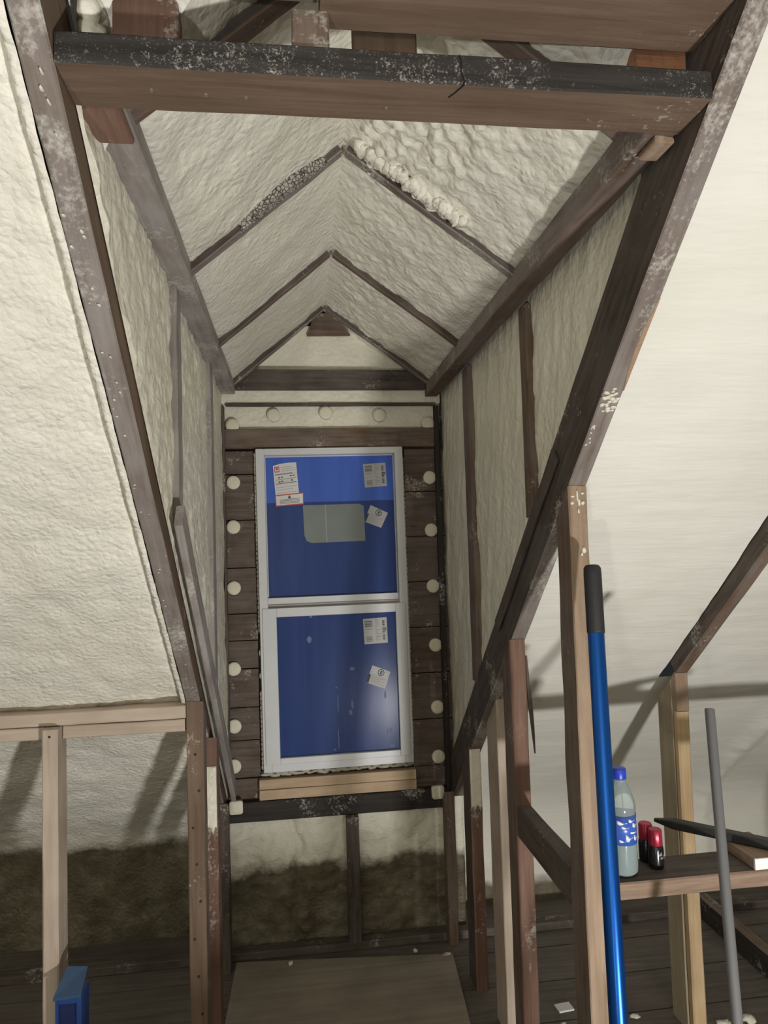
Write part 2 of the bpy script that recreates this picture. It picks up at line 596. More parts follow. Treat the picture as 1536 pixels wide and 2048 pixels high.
# the far half of the attic behind the eye
def rear(x, y):
    z = S(-.6) - .856 * (-.6 - y)
    return Vector((x, y, z + H + .06))
sheet('ceiling', rng(-4, 4.5, .12), rng(-4.4, -.6, .12), lambda x, y: rear(x, y) + Vector((0, 0, .02 * fb(Vector((x, y, 0)), 2))), F_ROUGH, flip=True)
zr = rear(0, -4.4).z
sheet('wall_front', rng(-4, 4.5, .5), rng(0, zr, .5), lambda x, z: Vector((x, -4.4, z)), W_FLOOR, smooth=False, flip=True)
for nm, X, fl_ in (('wall_end_left', -4.0, False), ('wall_end_right', 4.5, True)):
    prof = [(-4.4, zr), (-.6, S(-.6) + H + .06), (3.2, S(3.2) + H + .06)]
    def endw(y, t, X=X):
        if y < -.6: top = prof[0][1] + (prof[1][1] - prof[0][1]) * (y + 4.4) / 3.8
        else: top = prof[1][1] + (prof[2][1] - prof[1][1]) * (y + .6) / 3.8
        return Vector((X, y, top * t))
    sheet(nm, cat_rng(rng(-4.4, -.6, .4), rng(-.6, 3.46, .4)), rng(0, 1, .25), endw, F_ROUGH, flip=fl_)

# ------------------------------------------------------------------ gable wall (planks in one wall mesh)
bm = bmesh.new()
rows_z = [.46, .26, .05, -.16, -.37, -.58, -.79, -1.00, -1.17]
rowsL = [.46, .353, .145, -.07, -.275, -.395, -.52, -.69, -.835, -1.00, -1.17]
for k, (a, b) in enumerate(zip(rowsL, rowsL[1:])):
    o = .003 * ((k * 7) % 3)
    bm_box(bm, -.335, -.178, 3.205 + o, 3.24, b + .0025 + H, a - .0025 + H)
for k, (a, b) in enumerate(zip(rows_z, rows_z[1:])):
    o = .003 * ((k * 5) % 3)
    bm_box(bm, .512, .72, 3.205 + o, 3.24, b + .0025 + H, a - .0025 + H)
bm_box(bm, -.335, .72, 3.242, 3.262, -1.17 + H, -.98 + H)
bm_box(bm, -.335, -.165, 3.242, 3.262, -.98 + H, .46 + H)
bm_box(bm, .50, .72, 3.242, 3.262, -.98 + H, .46 + H)
bm_box(bm, -.335, .72, 3.242, 3.262, .46 + H, 1.2 + H)
wb = bm_obj('wall_back', bm, W_PLANK, smooth=False)
wb['kind'] = 'structure'

def gable_foam(z0, z1, y0, name='wall_back', taper=True):
    def fn(s, t):
        z = z0 + (z1 - z0) * t
        if taper:
            xl = max(-.325, RX - (RZ + .02 - z) / .85)
            xr = min(.69, RX + (RZ + .02 - z) / .735)
        else:
            xl, xr = -.325, .69
        x = xl + (xr - xl) * s
        p = Vector((x, y0, z))
        return Vector((x, y0 - .006 * fb(p, 5) - .003 * fb(p, 18), z + H))
    return sheet(name, rng(0, 1, 1 / 70), rng(0, 1, 1 / 16), fn, F_CHEEK)
gable_foam(.80, 1.04, 3.215)
gable_foam(.675, .76, 3.200, taper=False)
gable_foam(.55, .70, 3.222, taper=False)

# header plank and gable boards are timbers of their own
box_board('header_plank', -.31, .67, 3.192, 3.222, .470, .560, 'x', W_OLD, 'wide brown header plank directly above the blue window', 'plank')
box_board('gable_crossboard', -.255, .615, 3.165, 3.20, .735, .825, 'x', W_DARK, 'long dark crossboard with white streaks closing the bottom of the gable triangle', 'board')
box_board('ledger_strip', -.30, .665, 3.185, 3.215, .664, .676, 'x', W_DARK, 'thin dark strip of wood above the pale band over the window', 'board')
# triangular board under the peak
bm = bmesh.new()
pts = [(.075, .992), (.275, .997), (.205, 1.095), (.112, 1.095)]
f_ = [bm.verts.new((x, 3.19, z + H)) for x, z in pts]
b_ = [bm.verts.new((x, 3.215, z + H)) for x, z in pts]
bm.faces.new(f_); bm.faces.new(b_[::-1])
for i in range(4):
    bm.faces.new((f_[i], b_[i], b_[(i + 1) % 4], f_[(i + 1) % 4]))
tag(bm_obj('gable_peak_board', bm, W_OLD, smooth=False), 'small brown board filling the peak of the dormer gable', 'board')
for i in range(1):
    box_board('sill_board', -.182, .516, 3.172, 3.215, -1.045, -1.003, 'x', W_SILL, 'upper of two pale new sill boards under the window', 'board', ch=.002)
    box_board('sill_board', -.182, .516, 3.170, 3.215, -1.090, -1.047, 'x', W_SILL, 'lower of two pale new sill boards under the window', 'board', ch=.002)
box_board('sill_beam', -.325, .665, 3.165, 3.215, -1.178, -1.093, 'x', W_BLACK, 'black sooty horizontal timber at the foot of the window wall', 'beam')

# ------------------------------------------------------------------ window
M_VINYL = plain('white_vinyl', (.66, .67, .68), .35, noise_amt=.12, nscale=6)
M_TRACK = plain('grey_track', (.33, .32, .30), .5)
M_WHITE = plain('paper_white', (.72, .71, .69), .5)
M_SILVER = plain('silver_label', (.44, .44, .43), .45, noise_amt=.2)
M_INK = plain('printing_ink', (.05, .05, .055), .6)
M_GREYINK = plain('grey_print', (.27, .27, .28), .6)
M_RED = plain('warning_red', (.55, .08, .05), .5)
def film(name, c1, c2):
    k = NT(name)
    tc = k.n('ShaderNodeTexCoord')
    mp = k.n('ShaderNodeMapping'); mp.inputs['Scale'].default_value = (9, 1, .6); k.l(tc.outputs['Object'], mp.inputs[0])
    k.l(k.ramp(k.noise(mp.outputs[0], 1.5, 3), [(.3, c1), (.7, c2)]), k.b.inputs['Base Color'])
    k.b.inputs['Roughness'].default_value = .22
    k.b.inputs['Specular IOR Level'].default_value = .10
    return k.m
M_FILM = film('blue_film_single_layer', (.060, .125, .46), (.078, .155, .56))
M_FILM2 = film('blue_film_double_layer', (.030, .055, .18), (.042, .072, .22))
M_BARE = plain('bare_grey_glass', (.17, .20, .19), .18, noise_amt=.25, nscale=9)
M_SMEAR = plain('dried_smear', (.13, .17, .30), .6)

win = bpy.data.objects.new('window_1', None)
win.location = (.167, 3.2, -.26 + H)
win.rotation_euler = (0, math.radians(-.35), 0)
col.objects.link(win)
win['kind'] = 'structure'
def wx(x): return x - .167
def wz(z): return z + .26
def wbox(name, boxes, mats, parent, bev=.002):
    bm = bmesh.new()
    for b in boxes:
        bm_box(bm, wx(b[0]), wx(b[1]), b[2], b[3], wz(b[4]), wz(b[5]))
    if bev:
        bmesh.ops.bevel(bm, geom=bm.edges[:], offset=bev, segments=1, affect='EDGES')
    return bm_obj(name, bm, mats, parent, smooth=False)
wbox('window_frame', [(-.166, -.128, -.030, .05, -.972, .466), (.466, .504, -.030, .05, -.972, .466), (-.128, .466, -.030, .05, .436, .466), (-.128, .466, -.030, .05, -.972, -.935)], M_VINYL, win)
us = wbox('upper_sash', [(-.128, .466, -.004, .03, -.238, -.208), (-.128, .466, .012, .03, .431, .436), (-.128, -.124, .012, .03, -.208, .431), (.462, .466, .012, .03, -.208, .431)], M_VINYL, win, .001)
ls = wbox('lower_sash', [(-.155, -.092, -.036, .0, -.938, -.252), (.445, .492, -.036, .0, -.938, -.252), (-.092, .445, -.036, .0, -.292, -.252), (-.092, .445, -.036, .0, -.938, -.911)], M_VINYL, win)
wbox('meeting_rail_groove', [(-.128, .466, -.012, .03, -.252, -.238)], M_TRACK, win, 0)
g1 = wbox('window_pane', [(-.126, .464, .016, .022, -.21, .432)], M_FILM, win, 0)
g2 = wbox('window_pane', [(-.094, .447, -.016, -.010, -.913, -.290)], M_FILM2, win, 0)
wbox('film_overlap', [(-.1255, .4635, .0154, .0159, -.2095, .222)], M_FILM2, g1, 0)

def sheet_quad(bm, c, y, mi, th=.0008):
    """thin flat polygon facing -y with a little thickness; c = list of (x,z) world-relative"""
    f_ = [bm.verts.new((wx(x), y - th, wz(z))) for x, z in c]
    b_ = [bm.verts.new((wx(x), y, wz(z))) for x, z in c]
    fs = [bm.faces.new(f_), bm.faces.new(b_[::-1])]
    n = len(c)
    for i in range(n):
        fs.append(bm.faces.new((f_[i], b_[i], b_[(i + 1) % n], f_[(i + 1) % n])))
    for f in fs:
        f.material_index = mi
def lerp2(q, u, v):
    (x0, z0), (x1, z1), (x2, z2), (x3, z3) = q     # tl tr br bl
    return (x0 * (1 - u) * (1 - v) + x1 * u * (1 - v) + x2 * u * v + x3 * (1 - u) * v,
            z0 * (1 - u) * (1 - v) + z1 * u * (1 - v) + z2 * u * v + z3 * (1 - u) * v)
def mark(bm, q, u0, u1, v0, v1, y, mi):
    sheet_quad(bm, [lerp2(q, u0, v0), lerp2(q, u1, v0), lerp2(q, u1, v1), lerp2(q, u0, v1)], y, mi, .0004)

Y1, Y2 = .0152, -.0162
# energy label with a small emblem
bm = bmesh.new()
q = [(-.091, .395), (.015, .407), (.024, .262), (-.082, .250)]
sheet_quad(bm, [(-.091, .392), (-.06, .401), (-.02, .406), (.015, .407), (.024, .262), (-.082, .250)], Y1, 0)
mark(bm, q, .05, .26, .06, .24, Y1 - .0008, 3); mark(bm, q, .08, .23, .09, .21, Y1 - .0012, 0); mark(bm, q, .11, .20, .10, .17, Y1 - .0016, 3)
for i, v in enumerate((.10, .16, .22, .30, .33, .47, .56, .60, .72, .80, .90)):
    mark(bm, q, .33 if v < .25 else .06, .95 if i % 3 else .80, v, v + (.018 if v in (.30, .47, .60) else .010), Y1 - .0008, 1 if v in (.30, .60) else 2)
for u, v in ((.18, .40), (.30, .40), (.68, .38), (.80, .38), (.18, .53), (.30, .52), (.72, .52)):
    mark(bm, q, u, u + .08, v, v + .035, Y1 - .0008, 1)
bm_obj('energy_label', bm, [M_WHITE, M_INK, M_GREYINK, M_RED], g1, False)
# warning label with a red border
bm = bmesh.new()
q = [(-.086, .257), (.046, .268), (.045, .213), (-.083, .205)]
sheet_quad(bm, q, Y1 - .001, 2)
mark(bm, q, .035, .965, .09, .91, Y1 - .0018, 0)
ctr = lerp2(q, .5, .26)
sheet_quad(bm, [(ctr[0] - .008, ctr[1] - .007), (ctr[0], ctr[1] + .009), (ctr[0] + .008, ctr[1] - .007)][::-1], Y1 - .0022, 1, .0004)
for v in (.44, .55, .66, .77):
    mark(bm, q, .15, .85, v, v + .035, Y1 - .0022, 1)
bm_obj('warning_label', bm, [M_WHITE, M_INK, M_RED], g1, False)
# bare patch where the film was peeled away
bm = bmesh.new()
c = [(.040, .208), (.300, .208), (.320, .198), (.322, .036), (.075, .034), (.052, .044), (.043, .070)]
sheet_quad(bm, c, Y1, 0)
mark(bm, [(.04, .208), (.32, .208), (.322, .034), (.043, .034)], .355, .375, 0, 1, Y1 - .0008, 1)
bm_obj('peeled_film_patch', bm, [M_BARE, plain('seam_of_film', (.24, .27, .265), .25)], g1, False)

def spec_label(q, y, parent):
    bm = bmesh.new()
    sheet_quad(bm, q, y, 0)
    rr = random.Random(3)
    for v in [i / 18 for i in range(1, 17)]:
        mark(bm, q, .50, .50 + .24 * rr.random() + .06, v, v + .018, y - .0008, 2)
    mark(bm, q, .07, .36, .40, .43, y - .0008, 2)
    for i in range(9):
        mark(bm, q, .06, .38, .07 + i * .03, .07 + i * .03 + .012 + .01 * (i % 2), y - .0008, 1 if i % 3 else 2)
        mark(bm, q, .10, .36, .70 + i * .026, .70 + i * .026 + .012, y - .0008, 1 if i % 2 else 2)
    for i in range(11):
        mark(bm, q, .80, .90 + (.06 if 3 < i < 6 else 0), .12 + i * .07, .12 + i * .07 + .045, y - .0008, 1 if i not in (3, 7) else 2)
    return bm_obj('specification_label', bm, [M_SILVER, M_INK, M_GREYINK], parent, False)
spec_label([(.323, .392), (.428, .397), (.432, .288), (.329, .282)], Y1, g1)
spec_label([(.295, -.320), (.404, -.316), (.406, -.432), (.299, -.434)], Y2, g2)

def cert_label(q, y, parent):
    bm = bmesh.new()
    sheet_quad(bm, q, y, 0)
    mark(bm, q, -.01, .10, .50, .98, y - .0008, 1)
    for v in (.42, .50, .56, .63, .70, .78, .86):
        mark(bm, q, .16, .9 - .25 * ((v * 100) % 3 == 0), v, v + .022, y - .0008, 2)
    cx_, cz_ = lerp2(q, .55, .22)
    ring = []
    for R0, mi, dy in ((.0155, 1, .0008), (.012, 0, .0012)):
        sheet_quad(bm, [(cx_ + R0 * math.cos(-a * math.pi / 8), cz_ + R0 * math.sin(-a * math.pi / 8)) for a in range(16)], y - dy, mi, .0004)
    mark(bm, q, .50, .56, .12, .32, y - .0016, 1); mark(bm, q, .56, .63, .14, .19, y - .0016, 1); mark(bm, q, .57, .62, .24, .31, y - .0016, 1)
    return bm_obj('certification_label', bm, [M_SILVER, M_INK, M_GREYINK], parent, False)
cert_label([(.352, .201), (.432, .162), (.398, .093), (.320, .125)], Y1, g1)
cert_label([(.331, -.530), (.413, -.564), (.385, -.639), (.301, -.606)], Y2, g2)
# dried smears on the lower film
bm = bmesh.new()
for x, z, a, b in ((.235, -.70, .006, .020), (.226, -.735, .008, .012), (.385, -.665, .004, .018), (.390, -.83, .005, .016), (.405, -.825, .004, .012), (.388, -.86, .004, .010), (.41, -.895, .012, .008), (.165, -.62, .004, .004), (.17, -.69, .002, .04), (.168, -.85, .002, .05), (.15, -.895, .006, .004), (.06, -.298, .006, .006), (.05, -.40, .010, .016), (.24, -.54, .012, .008)):
    sheet_quad(bm, [(x + a * math.cos(-t * math.pi / 5) * (1 + .4 * noise.noise(Vector((t, x * 50, z)))), z + b * math.sin(-t * math.pi / 5)) for t in range(10)], Y2, 0, .0003)
bm_obj('dried_smears', bm, M_SMEAR, g2, False)
# squeezed out foam along the frame
bm = bmesh.new()
for k_ in range(70):
    z = -.95 + k_ * .0201
    if -.62 < z < -.36 and k_ % 5: continue
    blob(bm, (wx(-.170), -.012, wz(z)), .011, (.55, .7, 1.3), k_, .5, 1)
for k_ in range(66):
    z = -.90 + k_ * .0201
    blob(bm, (wx(.508), -.008, wz(z)), .009, (.5, .7, 1.3), k_ + 100, .6, 1)
for k_ in range(34):
    blob(bm, (wx(-.16 + k_ * .0198), -.005, wz(-.985 + .004 * math.sin(k_ * 2.3))), .010 + .006 * random.random(), (1.8, .7, .55), k_ + 300, .8, 2)
bm_obj('foam_bead', bm, foam('dirty_foam_bead', c=(.55, .52, .42), c2=(.25, .23, .17)), win)

# ------------------------------------------------------------------ round foam plugs around the window
def plug(x, z, label, square=False, seed=0):
    bm = bmesh.new()
    n = 28
    R0 = .0305
    rows = []
    for rr_, yy_ in ((1.0, .012), (1.0, -.0065), (.965, -.0085), (.6, -.009), (.25, -.0092)):
        row = []
        for i in range(n):
            a = 2 * math.pi * i / n
            k_ = R0 * rr_ * (1 + .035 * noise.noise(Vector((math.cos(a) * 1.5, math.sin(a) * 1.5, seed))))
            if square:
                k_ *= min(1.25, 1 / max(abs(math.cos(a)), abs(math.sin(a)))) * .95
            row.append(bm.verts.new((k_ * math.cos(a), yy_ - .0016 * noise.noise(Vector((math.cos(a) * rr_ * 4, math.sin(a) * rr_ * 4, seed))), k_ * math.sin(a))))
        rows.append(row)
    for a_, b_ in zip(rows, rows[1:]):
        for i in range(n):
            bm.faces.new((a_[i], a_[(i + 1) % n], b_[(i + 1) % n], b_[i]))
    bm.faces.new(rows[-1]); bm.faces.new(rows[0][::-1])
    o = bm_obj('foam_plug', bm, F_PLUG)
    o.location = (x, 3.203, z + H)
    return tag(o, label, 'foam plug', 'round foam plugs around the window')
ordn = ['topmost', 'second from top', 'third from top', 'fourth from top', 'fifth from top', 'sixth from top', 'lowest round', 'square trimmed']
for i, (x, z) in enumerate([(-.271, .576), (-.272, .316), (-.275, .115), (-.278, -.158), (-.285, -.517), (-.287, -.769), (-.291, -.943), (-.283, -1.107)]):
    o = plug(x, z, f'{ordn[i]} foam plug in the column left of the window', i == 7, i)
    if i == 7: o.location.y = 3.160
for i, (x, z) in enumerate([(.630, .579), (.629, .324), (.628, .078), (.628, -.182), (.631, -.454), (.630, -.737), (.627, -.961), (.611, -1.106)]):
    o = plug(x, z, f'{ordn[i]} foam plug in the column right of the window', i == 7, i + 20)
    if i == 7: o.location.y = 3.160
for i, (x, z) in enumerate([(-.086, .623), (.153, .633), (.402, .620)]):
    o = plug(x, z, ['left', 'middle', 'right'][i] + ' foam plug of three in the pale band above the window', False, i + 40)
    o.location.y = 3.21

box_board('corner_strip', .655, .679, 3.175, 3.204, -1.17, .66, 'z', W_BLACK, 'thin black upright strip in the corner right of the window wall', 'strip')
box_board('corner_strip', -.318, -.306, 3.175, 3.204, -1.17, .66, 'z', W_DARK, 'thin dark upright strip in the corner left of the window wall', 'strip')

# ------------------------------------------------------------------ large timbers of the dormer opening
lt = rafter('rafter', -.372, -.326, 3.12, -.45, .14, [W_GREY, W_BROWN], 'long grey and brown rafter framing the left side of the dormer opening', face_mat={'+Y': 1, '-Y': 1})
rtm = rafter('rafter', .680, .727, 3.15, -.45, .15, [W_GREY, W_DARK], 'long dark-sided rafter framing the right side of the dormer opening', face_mat={'+Y': 1, '-Y': 1})  # darker wood on the side faces paints in their shade
rafter('rafter', 1.352, 1.398, 2.40, -.45, .14, [W_OLD, W_DARK], 'lone rafter on the pale roof slope at the right edge, ending on the yellow stud', face_mat={'+Y': 1, '-Y': 1})
rafter('sister_board', -.302, -.281, 3.12, 1.78, .07, W_PLATE, 'thin weathered grey board running along the left rafter beside the window wall', off=.035)['category'] = 'board'
# ragged second ply on the dark face of the right rafter
rafter('sister_board', .6690, .6760, 2.25, 1.66, .045, W_DARK, 'ragged dark board nailed along the upper edge of the right rafter', off=.085, jit=.0015)['category'] = 'board'

# scars and foam drips on the right rafter
def under(x, y, d=.0012):
    p = Vector((x, y, S(y) + H)) - NOUT * d
    return p
bm = bmesh.new()
rows_ = []
for i in range(17):
    t = i / 16
    y = 1.275 + .17 * t
    wv = .003 + .010 * math.sin(math.pi * min(1, t * .95 + .03)) + .003 * noise.noise(Vector((t * 11, 0, 0)))
    rows_.append([bm.verts.new(under(x_, y, d_)) for x_, d_ in ((.7272 - wv, .0), (.7268 - wv * .8, .0022), (.7262, .0022), (.7274, .0))])
for a_, b_ in zip(rows_, rows_[1:]):
    for q_ in range(3):
        bm.faces.new((a_[q_], b_[q_], b_[q_ + 1], a_[q_ + 1]))
bm.faces.new(rows_[0]); bm.faces.new(rows_[-1][::-1])
o = bm_obj('bare_wood_scar', bm, W_SCAR, None, False)
o.parent = rtm; o.matrix_parent_inverse = rtm.matrix_world.inverted(); o['label'] = 'bare orange wood scar'
bm = bmesh.new()
for i in range(26):
    blob(bm, under(.686 + .035 * random.random(), 1.44 + .05 * random.random(), .0), .0045 + .004 * random.random(), (1, 1.2, .6), i, .5, 1)
for i in range(10):
    blob(bm, under(.684 + .01 * random.random(), 1.52 + .05 * random.random(), .0), .003 + .003 * random.random(), (.6, 1.4, .6), i + 50, .5, 1)
o = bm_obj('foam_splatter', bm, F_SCRAP); o['kind'] = 'stuff'
o.parent = rtm; o.matrix_parent_inverse = rtm.matrix_world.inverted()
# drips on the left rafter
bm = bmesh.new()
for i in range(30):
    y = 1.0 + 1.35 * random.random()
    blob(bm, under(-.366 + .028 * random.random(), y, 0), .0028 + .0022 * random.random(), (.7, 1.8, .5), i + 90, .5, 1)
for y in (1.085, 1.02, 1.05, 1.385, 1.43):
    blob(bm, under(-.345, y, 0), .004, (.6, 3.2, .6), y, .4, 1)
o = bm_obj('foam_splatter', bm, F_SCRAP); o['kind'] = 'stuff'
o.parent = lt; o.matrix_parent_inverse = lt.matrix_world.inverted()

# tie beam at the head of the opening
tb = box_board('tie_beam', -.324, .678, 1.003, 1.106, .703, .750, 'x', [W_BROWN, W_SOOT], 'long tie beam across the head of the dormer opening, brown below with a sooty speckled front', 'beam', face_mat={'-Y': 1, '+Z': 1, 'e': 1})
nails(tb, [(-.20, 1.055, .7025 + H), (-.12, 1.06, .7025 + H), (-.06, 1.062, .7025 + H), (.16, 1.07, .7025 + H), (.50, 1.075, .7025 + H)], (0, 0, -1), M_STEEL, .0035)
bm = bmesh.new()
prev = None
ptsc = [(.265, 1.0025, .748), (.268, 1.0025, .735), (.267, 1.0025, .722), (.272, 1.0025, .708), (.271, 1.004, .7022), (.262, 1.022, .7022), (.254, 1.035, .7022)]
for a, b in zip(ptsc, ptsc[1:]):
    a, b = Vector(a), Vector(b)
    m = frame(a + Vector((0, 0, H)), b + Vector((0, 0, H)), Vector((1, .1, .1)))
    r = bmesh.ops.create_cube(bm, size=1)
    for v in r['verts']:
        v.co = m @ Vector(((v.co.x + .5) * (b - a).length, v.co.y * .0018, v.co.z * .0018))
o = bm_obj('split_crack', bm, plain('crack_black', (.01, .009, .008), .9), None, False)
o.parent = tb; o.matrix_parent_inverse = tb.matrix_world.inverted()
ub = box_board('tie_beam', .055, .678, .868, 1.052, .812, .865, 'x', [W_BROWN, W_DARK], 'thick brown upper beam at the top right edge of the photo', 'beam', face_mat={'-Y': 1, '+Y': 1})
box_board('tie_beam', -.324, .052, .875, 1.030, .835, .880, 'x', W_DARK, 'dark shorter upper beam at the top edge, left of the thick brown one', 'beam')
box_board('blocking', .012, .068, 1.012, 1.060, .751, .811, 'z', W_OLD, 'small brown block between the tie beam and the upper beam, left of centre', 'block')
box_board('blocking', -.258, -.160, 1.062, 1.100, .751, .930, 'z', W_RED, 'reddish brown block on top of the tie beam near its left end', 'block')
box_board('blocking', .110, .212, 1.062, 1.098, .751, .960, 'z', W_BROWN, 'wide brown block on top of the tie beam near its centre', 'block')
box_board('blocking', .585, .672, 1.062, 1.104, .752, .830, 'x', W_ORANGE, 'raw orange split block on top of the right end of the tie beam', 'block', jit=.008, seg=.02)
bm = bmesh.new()
for i in range(26):
    blob(bm, (-.294 + .006 * random.random(), 1.06 + .06 * random.random(), .775 + .12 * random.random() + H), .018 + .010 * random.random(), (.9, 1, 1), i, .4, 2)
tag(bm_obj('foam_lump', bm, F_CHEEK), 'swollen pale foam lump above the left end of the tie beam', 'foam lump')

# wall plates of the dormer
lp = box_board('wall_plate', -.332, -.256, 1.108, 3.19, .717, .765, 'y', W_PLATE, 'weathered grey wall plate along the top of the left dormer wall', 'wall plate')
rp = box_board('wall_plate', .617, .676, 1.108, 3.19, .703, .762, 'y', [W_OLD, W_GREY], 'dark brown wall plate along the top of the right dormer wall', 'wall plate', face_mat={'-Y': 1, '+Y': 1}, jit=.003)
box_board('blocking', -.322, -.257, 1.108, 1.20, .702, .7165, 'y', W_RED, 'reddish block under the near end of the left wall plate', 'block')
bx = box_board('blocking', .636, .672, 1.108, 1.165, .690, .7025, 'y', W_TAN, 'splintered pale end of wood under the near end of the right wall plate', 'block', jit=.004)

# dormer rafter pairs
pair_names = ['nearest', 'second', 'third', 'farthest']
sideL = 'left dormer rafter of the {} pair, sloping up to the ridge'
sideR = 'right dormer rafter of the {} pair, sloping up to the ridge'
for i, y in enumerate((1.19, 1.86, 2.53, 3.12)):
    wdt = (.046, .034, .030, .036)[i]
    zz = -.026
    apex = Vector((RX, y, 1.085 + H))
    for side in (-1, 1):
        if side < 0:
            foot = Vector((-.262, y, 1.085 - (RX + .262) * .85 + H + .004)); nn = Vector((-.85, 0, 1)).normalized()
        else:
            foot = Vector((.622, y, 1.085 - (.622 - RX) * .735 + H + .004)); nn = Vector((.735, 0, 1)).normalized()
        ap = apex + Vector((side * .004, 0, 0))
        o = board('dormer_rafter', foot + nn * .022, ap + nn * .022, wdt, .044, nn, [W_GREY, W_DARK] if i in (1, 3) else [W_OLD, W_DARK],
                  (sideL if side < 0 else sideR).format(pair_names[i]), 'rafter', 'dormer rafter pairs', face_mat={'+Y': 1, '-Y': 1}, jit=.0025)
        if i == 1 and side < 0:
            pair_left = o
# crackled soot on the near edge of the second left rafter
bm = bmesh.new()
rows_ = []
for i in range(31):
    t = i / 30
    x = -.125 + .235 * t
    z = 1.085 - (RX - x) * .85 + .004
    wv = .003 + .026 * math.sin(math.pi * t) + .005 * noise.noise(Vector((t * 12, 1, 0)))
    rows_.append([bm.verts.new((x, 1.846, z - .004 + H)), bm.verts.new((x, 1.846 - wv, z - .002 + H)), bm.verts.new((x - .01, 1.846 - wv, z + .03 + H)), bm.verts.new((x - .01, 1.846, z + .03 + H))])
for a, b in zip(rows_, rows_[1:]):
    for q_ in range(4):
        bm.faces.new((a[q_], b[q_], b[(q_ + 1) % 4], a[(q_ + 1) % 4]))
bm.faces.new(rows_[0]); bm.faces.new(rows_[-1][::-1])
o = bm_obj('sooty_edge', bm, M_CRACKLE, None, False)
o.parent = pair_left; o.matrix_parent_inverse = pair_left.matrix_world.inverted(); o['label'] = 'black crackled sooty edge'
# popcorn foam bead above the second right rafter
bm = bmesh.new()
for i in range(46):
    t = i / 45
    x = RX + .04 + .27 * t
    z = 1.085 - (x - RX) * .735 - .0
    blob(bm, (x, 1.803 - .02 * random.random(), z + H + .008 + .006 * random.random()), .014 + .005 * random.random(), (.9, 1.5, .8), i, .6, 2)
tag(bm_obj('foam_bead', bm, F_DORM), 'knobbly foam bead along the near side of the second right dormer rafter', 'foam bead')

# studs of the dormer cheek walls
for X0, X1, y0, y1, lab, mm in ((-.326, -.301, 1.885, 1.955, 'nearer grey stud in the left dormer wall', W_PLATE), (-.326, -.301, 2.63, 2.72, 'farther grey stud in the left dormer wall', W_PLATE),
                            (.679, .715, 1.935, 1.995, 'nearer brown stud in the right dormer wall', W_OLD), (.679, .715, 2.625, 2.715, 'farther brown stud in the right dormer wall', W_OLD)):
    lo = S((y0 + y1) / 2) + (.19 if X0 > 0 else .14)
    box_board('wall_stud', X0, X1, y0, y1, lo, .716 if X0 < 0 else .702, 'z', mm, lab, 'stud', jit=.0025)
bm = bmesh.new()
for k_ in range(9):
    a = k_ * 2.4
    blob(bm, (-.305, 2.03 + .018 * math.cos(a), .015 + .022 * math.sin(a) + H), .008, (.4, 1, 1.2), k_, .6, 1)
tag(bm_obj('foam_splat', bm, F_SCRAP), 'white star shaped foam splat on the left dormer wall', 'foam splat')

# ------------------------------------------------------------------ kneewall studs and plates, left
FL = -H
box_board('top_plate', -2.6, -.373, 2.40, 2.488, -.541, -.500, 'x', W_FRESH, 'upper board of the new pale top plate left of the dormer', 'plate', ch=.003)
box_board('top_plate', -.759, -.376, 2.402, 2.486, -.584, -.544, 'x', W_FRESH, 'lower board of the new pale top plate, right of the front stud', 'plate', ch=.003)
box_board('top_plate', -2.6, -.816, 2.402, 2.486, -.584, -.544, 'x', W_FRESH, 'lower board of the new pale top plate, left of the front stud', 'plate', ch=.003)
s1 = box_board('kneewall_stud', -.812, -.763, 2.360, 2.455, FL, -.544, 'z', W_FRESH, 'new pale kneewall stud at the left edge carrying the top plate', 'stud', ch=.005)
nails(s1, [(-.787, 2.3595, -.565 + H)], (0, -1, 0), M_NAIL)
la = box_board('kneewall_stud', -.372, -.316, 2.400, 2.470, FL, 'S', 'z', [W_BROWN, W_OLD], 'brown stud with a column of nail holes under the left rafter', 'stud', face_mat={'-Y': 1, '+Y': 1})
nails(la, [(-.344 + .012 * math.sin(i * 2.1), 2.3992, -.66 - .118 * i + H) for i in range(9)], (0, -1, 0), M_NAIL, .0045)
la2 = box_board('kneewall_stud', -.346, -.298, 2.60, 2.69, FL, 'S', 'z', W_RED, 'reddish stud just behind the brown nail-holed left stud', 'stud')
box_board('kneewall_stud', -.350, -.308, 3.06, 3.13, FL, 'S', 'z', W_DARK, 'dark corner stud at the left foot of the window wall', 'stud')
box_board('kneewall_stud', .193, .248, 3.135, 3.175, FL + .036, -1.18, 'z', W_DARK, 'short dark stud standing centred below the window', 'stud')

# ------------------------------------------------------------------ studs under the right rafter
sa = box_board('kneewall_stud', .678, .727, 1.665, 1.760, FL, 'S', 'z', [W_TAN, W_OLD], 'nearest stud under the right rafter, rough tan front beside the blue pole', 'stud', face_mat={'-Y': 1, '+Y': 1}, jit=.003)
bm = bmesh.new()
for dx, dz, rx, rz in ((.010, .115, .006, .004), (.022, .118, .003, .016), (.036, .122, .005, .004), (.008, .098, .006, .005), (.036, .098, .006, .006), (.024, .078, .003, .008), (.034, -.02, .007, .009), (.028, -.03, .004, .006), (.026, .10, .004, .012)):
    blob(bm, (.678 + dx, 1.664, dz + H), 1, (rx, .003, rz), dx * 100, .4, 1)
o = bm_obj('foam_splatter', bm, F_SCRAP); o['kind'] = 'stuff'; o.parent = sa; o.matrix_parent_inverse = sa.matrix_world.inverted()
sb = box_board('kneewall_stud', .672, .723, 2.185, 2.280, FL, 'S', 'z', [W_RED, W_OLD], 'reddish second stud under the right rafter, with a hanging splinter', 'stud', face_mat={'-Y': 1, '+Y': 1})
